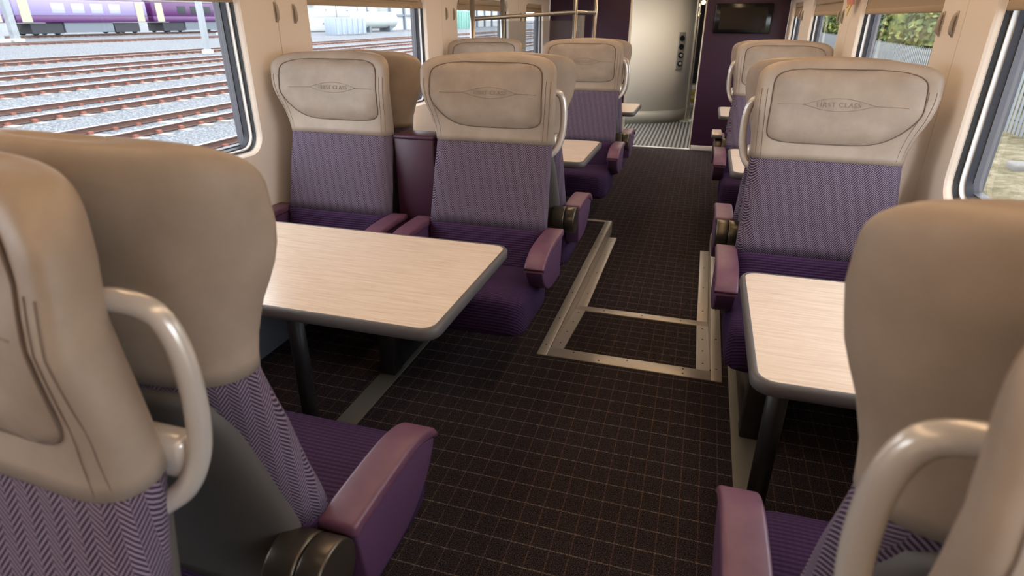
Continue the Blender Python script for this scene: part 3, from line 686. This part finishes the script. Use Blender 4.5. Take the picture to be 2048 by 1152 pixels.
obj('tail', mesh('tail', [(-.008, .08, .05), (-.008, .0, .03), (-.012, .075, .0), (0, .08, .05), (0, .0, .03), (-.006, .075, .0)], [(0, 1, 2), (5, 4, 3), (0, 3, 4, 1), (1, 4, 5, 2), (2, 5, 3, 0)], False), 'paper_yellow', pf)

# ------------------------------------------------------------------ outside left: rail yard
GZ0, GM = -1.3, .02
def gz(x): return GZ0 - GM * x
def gpt(px, py):
    d = ray(px, py); t = (GZ0 - CAMH) / (d.z + GM * d.x); return Vector((d.x * t, d.y * t, CAMH + d.z * t))
V = []; F = []
xs = [-3, -8, -14, -22, -35, -60, -100, -200]; ys = [-25, 20, 60, 120, 220, 400]
for x in xs:
    for y in ys: V.append((x, y, gz(x) - .17))
for i in range(len(xs) - 1):
    for j in range(len(ys) - 1): F.append((i * 6 + j, i * 6 + j + 1, (i + 1) * 6 + j + 1, (i + 1) * 6 + j))
struct(obj('ground_yard', mesh('ground_yard', V, F, False), 'ballast'), 'pale stone ballast of the rail yard')
s7 = 700 / 2047
rails = [('G', (1310, 805), (1440, 785)), ('F2', (560, 810), (1430, 640)), ('F', (250, 790), (1420, 585)), ('E2', (0, 705), (1400, 505)), ('E', (0, 640), (1400, 465)), ('D2', (0, 545), (1380, 405)), ('D', (0, 497), (1380, 375)), ('C2', (0, 445), (1380, 340)), ('C', (0, 415), (1380, 318)), ('B2', (0, 368), (1380, 284)), ('B', (0, 352), (1380, 270)), ('K2', (0, 276), (1380, 198)), ('K', (0, 262), (1380, 188))]
rx = {}
for nm, a, b in rails:
    rx[nm] = (gpt(a[0] * s7, a[1] * s7).x + gpt(b[0] * s7, b[1] * s7).x) / 2
rx['K'] = rx['K2'] - 1.7
rx['G0'] = rx['G'] + 1.5
RP = [(-.07, -.15), (-.07, -.135), (-.012, -.12), (-.012, -.04), (-.036, -.03), (-.036, -.002), (.036, -.002), (.036, -.03), (.012, -.04), (.012, -.12), (.07, -.135), (.07, -.15)]
def rail_vf(y0, y1):
    k = len(RP); V = [(x, y, z) for y in (y0, y1) for x, z in RP]
    return V, [(i, (i + 1) % k, k + (i + 1) % k, k + i) for i in range(k)] + [tuple(range(k)), tuple(range(2 * k - 1, k - 1, -1))]
RAIL = mesh('rail', *rail_vf(-20, 260), smooth=False); RTOP = mesh('rail_head', *box_vf(-.034, .034, -20, 260, -.002, .002), smooth=False)
def track(a, b, label, yend=260):
    xa, xb = rx[a], rx[b]; cx = (xa + xb) / 2
    o = tag(empty('railway_track', (cx, 0, gz(cx) - .15)), label, 'railway track', 'tracks of the rail yard')
    for x in (xa, xb):
        r_ = obj('rail', RAIL if yend == 260 else mesh('rail', *rail_vf(-20, yend), smooth=False), 'rail_rust', o); r_.location = (x - cx, 0, gz(x) - gz(cx) + .15)
        obj('rail_head', RTOP if yend == 260 else mesh('rail_head', *box_vf(-.034, .034, -20, yend, -.002, .002), smooth=False), 'rail_top', r_)
    w_ = abs(xa - xb) / 2 + .45; parts = []; cl = []
    for i in range(260 if yend == 260 else int((yend + 5) / .72)):
        y = -5 + i * .72 + random.uniform(-.02, .02); parts.append(box_vf(-w_, w_, y - .12, y + .12, -.1, -.008 + random.uniform(-.03, .005)))
        for x in (xa, xb): cl.append(box_vf(x - cx + .03, x - cx + .13, y - .06, y + .06, -.02, .06))
    q = obj('sleepers', mesh('sleepers', *join_vf(parts), smooth=False), 'sleeper', o); q['kind'] = 'stuff'
    q = obj('rail_clips', mesh('rail_clips', *join_vf(cl), smooth=False), 'clip', o); q['kind'] = 'stuff'
track('G', 'G0', 'rusty track next to the carriage'); track('F', 'F2', 'rusty track with thick rails, second out from the carriage')
track('E', 'E2', 'rusty track, third out from the carriage'); track('D', 'D2', 'rusty track, fourth out from the carriage'); track('C', 'C2', 'rusty track, fifth out from the carriage'); track('B', 'B2', 'rusty track, last before the row of masts')
track('K', 'K2', 'rusty track just in front of the parked purple train', 72)
# parked train
TX = -62.0; tz = gz(TX)
def tp(px, py, X=TX): return atx(px * s7, py * s7, X)
def coach(y0, y1, label, lilac_from):
    o = tag(empty('train_carriage', (TX - 1.4, (y0 + y1) / 2, tz - .1)), label, 'train carriage', 'carriages of the parked purple train'); d = (y1 - y0) / 2; zb = tp(700, 130).z - tz + .1
    box('body', (-1.4, 1.4, -d + .3, d - .3, zb, zb + .62), 'train_purple', o, bevel=.08)
    box('upper_side', (-1.38, 1.38, -d + .3, d - .3, zb + .6, zb + 2.1), 'train_lilac' if lilac_from else 'train_purple', o, bevel=.1)
    box('roof', (-1.3, 1.3, -d + .3, d - .3, zb + 2.05, zb + 2.75), 'train_roof', o, bevel=.4, seg=4)
    box('underframe', (-1.2, 1.25, -d + 5, d - 5, .35, zb), 'underframe', o)
    for s in (-1, 1):
        b_ = box('bogie', (-1.15, 1.2, s * (d - 3.2) - 1.6, s * (d - 3.2) + 1.6, .30, zb - .05), 'bogie', o)
        for k in (-1, 1):
            for e in (-1, 1): tube('wheel', [(e * .8, s * (d - 3.2) + k * 1.1, .60), (e * .95, s * (d - 3.2) + k * 1.1, .60)], .45, 'bogie', b_, 18)
        box('door', (1.36, 1.42, s * (d - 1.3) - .5, s * (d - 1.3) + .5, zb + .05, zb + 2.05), 'train_door', o)
    nw = int((d * 2 - 7) / 1.9)
    for i in range(nw):
        y = -d + 4 + i * 1.9 * (2 * d - 7) / (nw * 1.9); box('window', (1.36, 1.40, y, y + 1.35, zb + .85, zb + 1.75), 'train_window' if lilac_from else 'bogie', o, bevel=.02)
    return o
ya, yb, yc_, yd = tp(60, 60).y, tp(870, 60).y, tp(1420, 60).y, 0
L_ = yb - ya
coach(ya - L_, ya - .2, 'end carriage of the purple train behind the mast', True); coach(ya, yb, 'lilac carriage of the parked train with pale windows', True); coach(yb + .2, yb + L_, 'deep purple carriage of the parked train with dark windows', False)
rx['A'] = TX - 1.4 - .75; rx['A2'] = TX - 1.4 + .75; track('A', 'A2', 'track under the parked purple train')
# masts
for i, (a, b, r_) in enumerate((((1215, 301), None, .22), ((1290, 178), None, .2), ((95, 235), None, .2), ((8, 232), None, .14))):
    p = gpt(a[0] * s7, a[1] * s7)
    if p.x < -56: p = atx(a[0] * s7, a[1] * s7, -56); p.z = gz(-56)
    o = tag(empty('mast', (p.x, p.y, p.z - .17)), ['tall pale mast with a rusty foot beyond the tracks', 'farther pale mast against the dark purple carriage', 'pale mast in front of the gap between the carriages', 'thin pale mast next to the end carriage'][i], 'mast', 'pale masts of the rail yard')
    dd = abs(p.x) / 44 * 1.0
    box('column', (-r_ * dd, r_ * dd, -r_ * dd, r_ * dd, 0, 9), 'mast', o, bevel=.02); box('foot', (-.35 * dd, .35 * dd, -.35 * dd, .35 * dd, 0, .3), 'concrete', o, bevel=.03)
# yard store seen through the second window
XS = -50.0; XB = -56.0
def yp(px, py): return atx(px, py, XB)
gS = gz(XS) - .17
cnt = 0
BH = (yp(650, 35).z - yp(650, 62).z)
for row in range(3):
    for i in range(3):
        a = yp(628 + 42 * i + (8 if row % 2 else 0), 62); b = yp(628 + 42 * i + 40 + (8 if row % 2 else 0), 62); a.z = yp(650, 62).z + row * BH; b.z = a.z + BH
        if row == 0 and i > 1: continue
        o = tag(empty('concrete_block', (XB, (a.y + b.y) / 2, a.z)), 'pale concrete block in the %s of the stack behind the electrical cabinet' % ['bottom course', 'middle course', 'top course'][row], 'block', 'pale stacked concrete blocks')
        box('block_body', (-1.6, 0, -(b.y - a.y) / 2 + .03, (b.y - a.y) / 2 - .03, 0.02, b.z - a.z - .02), 'concrete', o, bevel=.06); box('lifting_eye', (0, .04, -.2, .2, BH * .5, BH * .5 + .2), 'yard_steel', o)
a = yp(671, 71); b = yp(731, 35)
o = tag(empty('electrical_cabinet', (XS + 3, 0, 0)), 'pale blue grey ribbed cabinet standing in the yard', 'cabinet'); a = atx(671, 71, XS + 3); b = atx(731, 35, XS + 3); o.location = (XS + 3, (a.y + b.y) / 2, a.z); d = (b.y - a.y) / 2
box('cabinet_body', (-1.5, 0, -d, d, 0, b.z - a.z), 'cabinet_blue', o, bevel=.06)
for i in range(6): box('rib', (0, .05, -d + d * 2 * (i + .3) / 6, -d + d * 2 * (i + .7) / 6, .1, b.z - a.z - .1), 'cabinet_blue', o)
a = atx(735, 58, XS); b = atx(790, 24, XS); rT = (b.z - a.z) / 2; zc_ = (a.z + b.z) / 2
o = tag(empty('storage_tank', (XS - rT, (a.y + b.y) / 2, a.z - .5)), 'white cylindrical storage tank lying on saddles', 'tank'); d = (b.y - a.y) / 2 + .8
tube('tank_shell', [(0, -d - .35, rT + .5), (0, -d - .2, rT + .5), (0, -d, rT + .5), (0, d, rT + .5), (0, d + .2, rT + .5), (0, d + .35, rT + .5)], [rT * .4, rT * .8, rT, rT, rT * .8, rT * .4], 'tank', o, 28)
for s in (-1, 1): box('saddle', (-rT * .8, rT * .8, s * d * .6 - .3, s * d * .6 + .3, 0, .9), 'underframe', o)
tube('vent_pipe', [(0, -d * .4, rT * 2 + .4), (0, -d * .4, rT * 2 + 1.6)], .12, 'yard_steel', o)
a = atx(785, 66, XS - 4); b = atx(1045, 60, XS - 4)
o = tag(empty('yard_building', (XS - 6, (a.y + b.y) / 2, gz(XS) - .2)), 'pale steel frame building at the back of the yard', 'building'); d = (b.y - a.y) / 2
box('wall', (-2, 1.6, -d, d, 0, 7), 'concrete', o)
for i in range(16): y_ = -d + 2 * d * i / 15; box('frame_post', (1.6, 2, y_ - .25, y_ + .25, 0, 7), 'yard_steel', o)
for z_ in (2.4, 4.6, 6.6): box('frame_beam', (1.62, 1.9, -d, d, z_, z_ + .3), 'yard_steel', o)
a = atx(912, 68, XS); b = atx(945, 22, XS)
o = tag(empty('shipping_container', (XS, (a.y + b.y) / 2, a.z - .3)), 'green container parked in front of the steel frame building', 'container'); d = (b.y - a.y) / 2
box('container_body', (-2.4, 0, -d, d, 0, b.z - a.z + .3), 'container_green', o, bevel=.05)
for i in range(7): box('rib', (0, .06, -d + 2 * d * (i + .3) / 7, -d + 2 * d * (i + .7) / 7, .2, b.z - a.z + .1), 'container_green', o)

# ------------------------------------------------------------------ outside right: fence, bank and bushes
V = []; F = []
xs = [1.2, 3, 6, 8, 12, 30]; zs_ = [-1.9, -1.9, -1.75, -1.65, -1.5, 0.2]; ys = [-10 + 2.0 * i for i in range(60)]
for x, z_ in zip(xs, zs_):
    for y in ys: V.append((x, y, z_ + random.uniform(-.05, .05)))
k_ = len(ys)
for i in range(len(xs) - 1):
    for j in range(k_ - 1): F.append((i * k_ + j, i * k_ + j + 1, (i + 1) * k_ + j + 1, (i + 1) * k_ + j))
struct(obj('ground_bank', mesh('ground_bank', V, F), 'dry_grass'), 'dry grass verge beside the line')
FX = 9.0
fe = tag(empty('palisade_fence', (FX, 20, -1.65)), 'grey steel palisade fence beside the grass verge', 'fence')
pl = []
for i in range(300):
    y = -20 + .26 * i; h_ = 1.92 + .003 * i * .26 + random.uniform(-.01, .01)
    w_ = .085; pl.append(([(-.02, y - w_, 0), (-.02, y + w_, 0), (-.02, y + w_, h_ - .09), (-.02, y, h_), (-.02, y - w_, h_ - .09), (.0, y - w_ * .5, 0), (.0, y + w_ * .5, 0), (.0, y + w_ * .5, h_ - .09), (.0, y, h_), (.0, y - w_ * .5, h_ - .09)], [(0, 1, 2, 3, 4), (9, 8, 7, 6, 5), (0, 5, 6, 1), (1, 6, 7, 2), (2, 7, 8, 3), (3, 8, 9, 4), (4, 9, 5, 0)]))
q = obj('pales', mesh('pales', *join_vf(pl), smooth=False), 'fence_steel', fe); q['kind'] = 'stuff'
for z_ in (.35, 1.6): box('rail', (0, .05, -20, 58, z_, z_ + .06), 'fence_steel', fe)
for i in range(28): box('post', (.05, .13, -20 + 2.8 * i, -19.9 + 2.8 * i, -.1, 1.75), 'fence_steel', fe)
st_ = tag(obj('stone_block', box_me('stone_block', -.26, .26, -.3, .3, 0, .32, .08, 3), 'rock'), 'grey stone lying on the dry grass by the fence', 'stone'); p = atz(2042, 345, -1.75); st_.location = (p.x, p.y, -1.85)
def bush(x, y, z, r, h, label, seed):
    rnd = random.Random(seed); V = []; F = []
    for i in range(1500):
        th, ph = rnd.uniform(0, 6.283), math.acos(rnd.uniform(-.3, 1)); rr = rnd.uniform(.72, 1.05) * (1 + .18 * math.sin(3 * th + seed) * math.sin(2 * ph))
        c = Vector((r * rr * math.sin(ph) * math.cos(th), r * rr * math.sin(ph) * math.sin(th), h * .45 + h * .55 * rr * math.cos(ph)))
        u = Vector((rnd.gauss(0, 1), rnd.gauss(0, 1), rnd.gauss(0, 1))).normalized(); v = u.orthogonal().normalized(); s = rnd.uniform(.14, .3)
        k = len(V); V += [c + u * s, c + v * s * .6, c - u * s, c - v * s * .6]; F.append((k, k + 1, k + 2, k + 3))
    o = tag(empty('bush', (x, y, z)), label, 'bush', 'bushes behind the palisade fence')
    q = obj('foliage', mesh('foliage', V, F, False), 'bush', o); q['kind'] = 'stuff'
    bm = bmesh.new(); bmesh.ops.create_icosphere(bm, subdivisions=3, radius=1)
    for v in bm.verts: v.co = Vector((v.co.x * r * .8, v.co.y * r * .8, h * .45 + v.co.z * h * .45)) * (1 + .08 * math.sin(9 * v.co.x + 7 * v.co.y))
    me = bpy.data.meshes.new('core'); bm.to_mesh(me); bm.free(); obj('core', me, 'bush', o)
    tube('stem', [(0, 0, -.3), (0, 0, h * .4)], .09, 'rail_rust', o)
for i in range(22):
    bush(12.3 + (i % 2) * 4.4, 8 + i * 3.2, -1.6, 1.95 + .25 * (i % 2), 4.2 + (i % 2) * 1.2 + (i * 37 % 5) * .45, ['yellow green bush leaning over the palisade fence', 'tall leafy green bush behind the palisade fence', 'broad olive green bush behind the palisade fence'][i % 3], i)
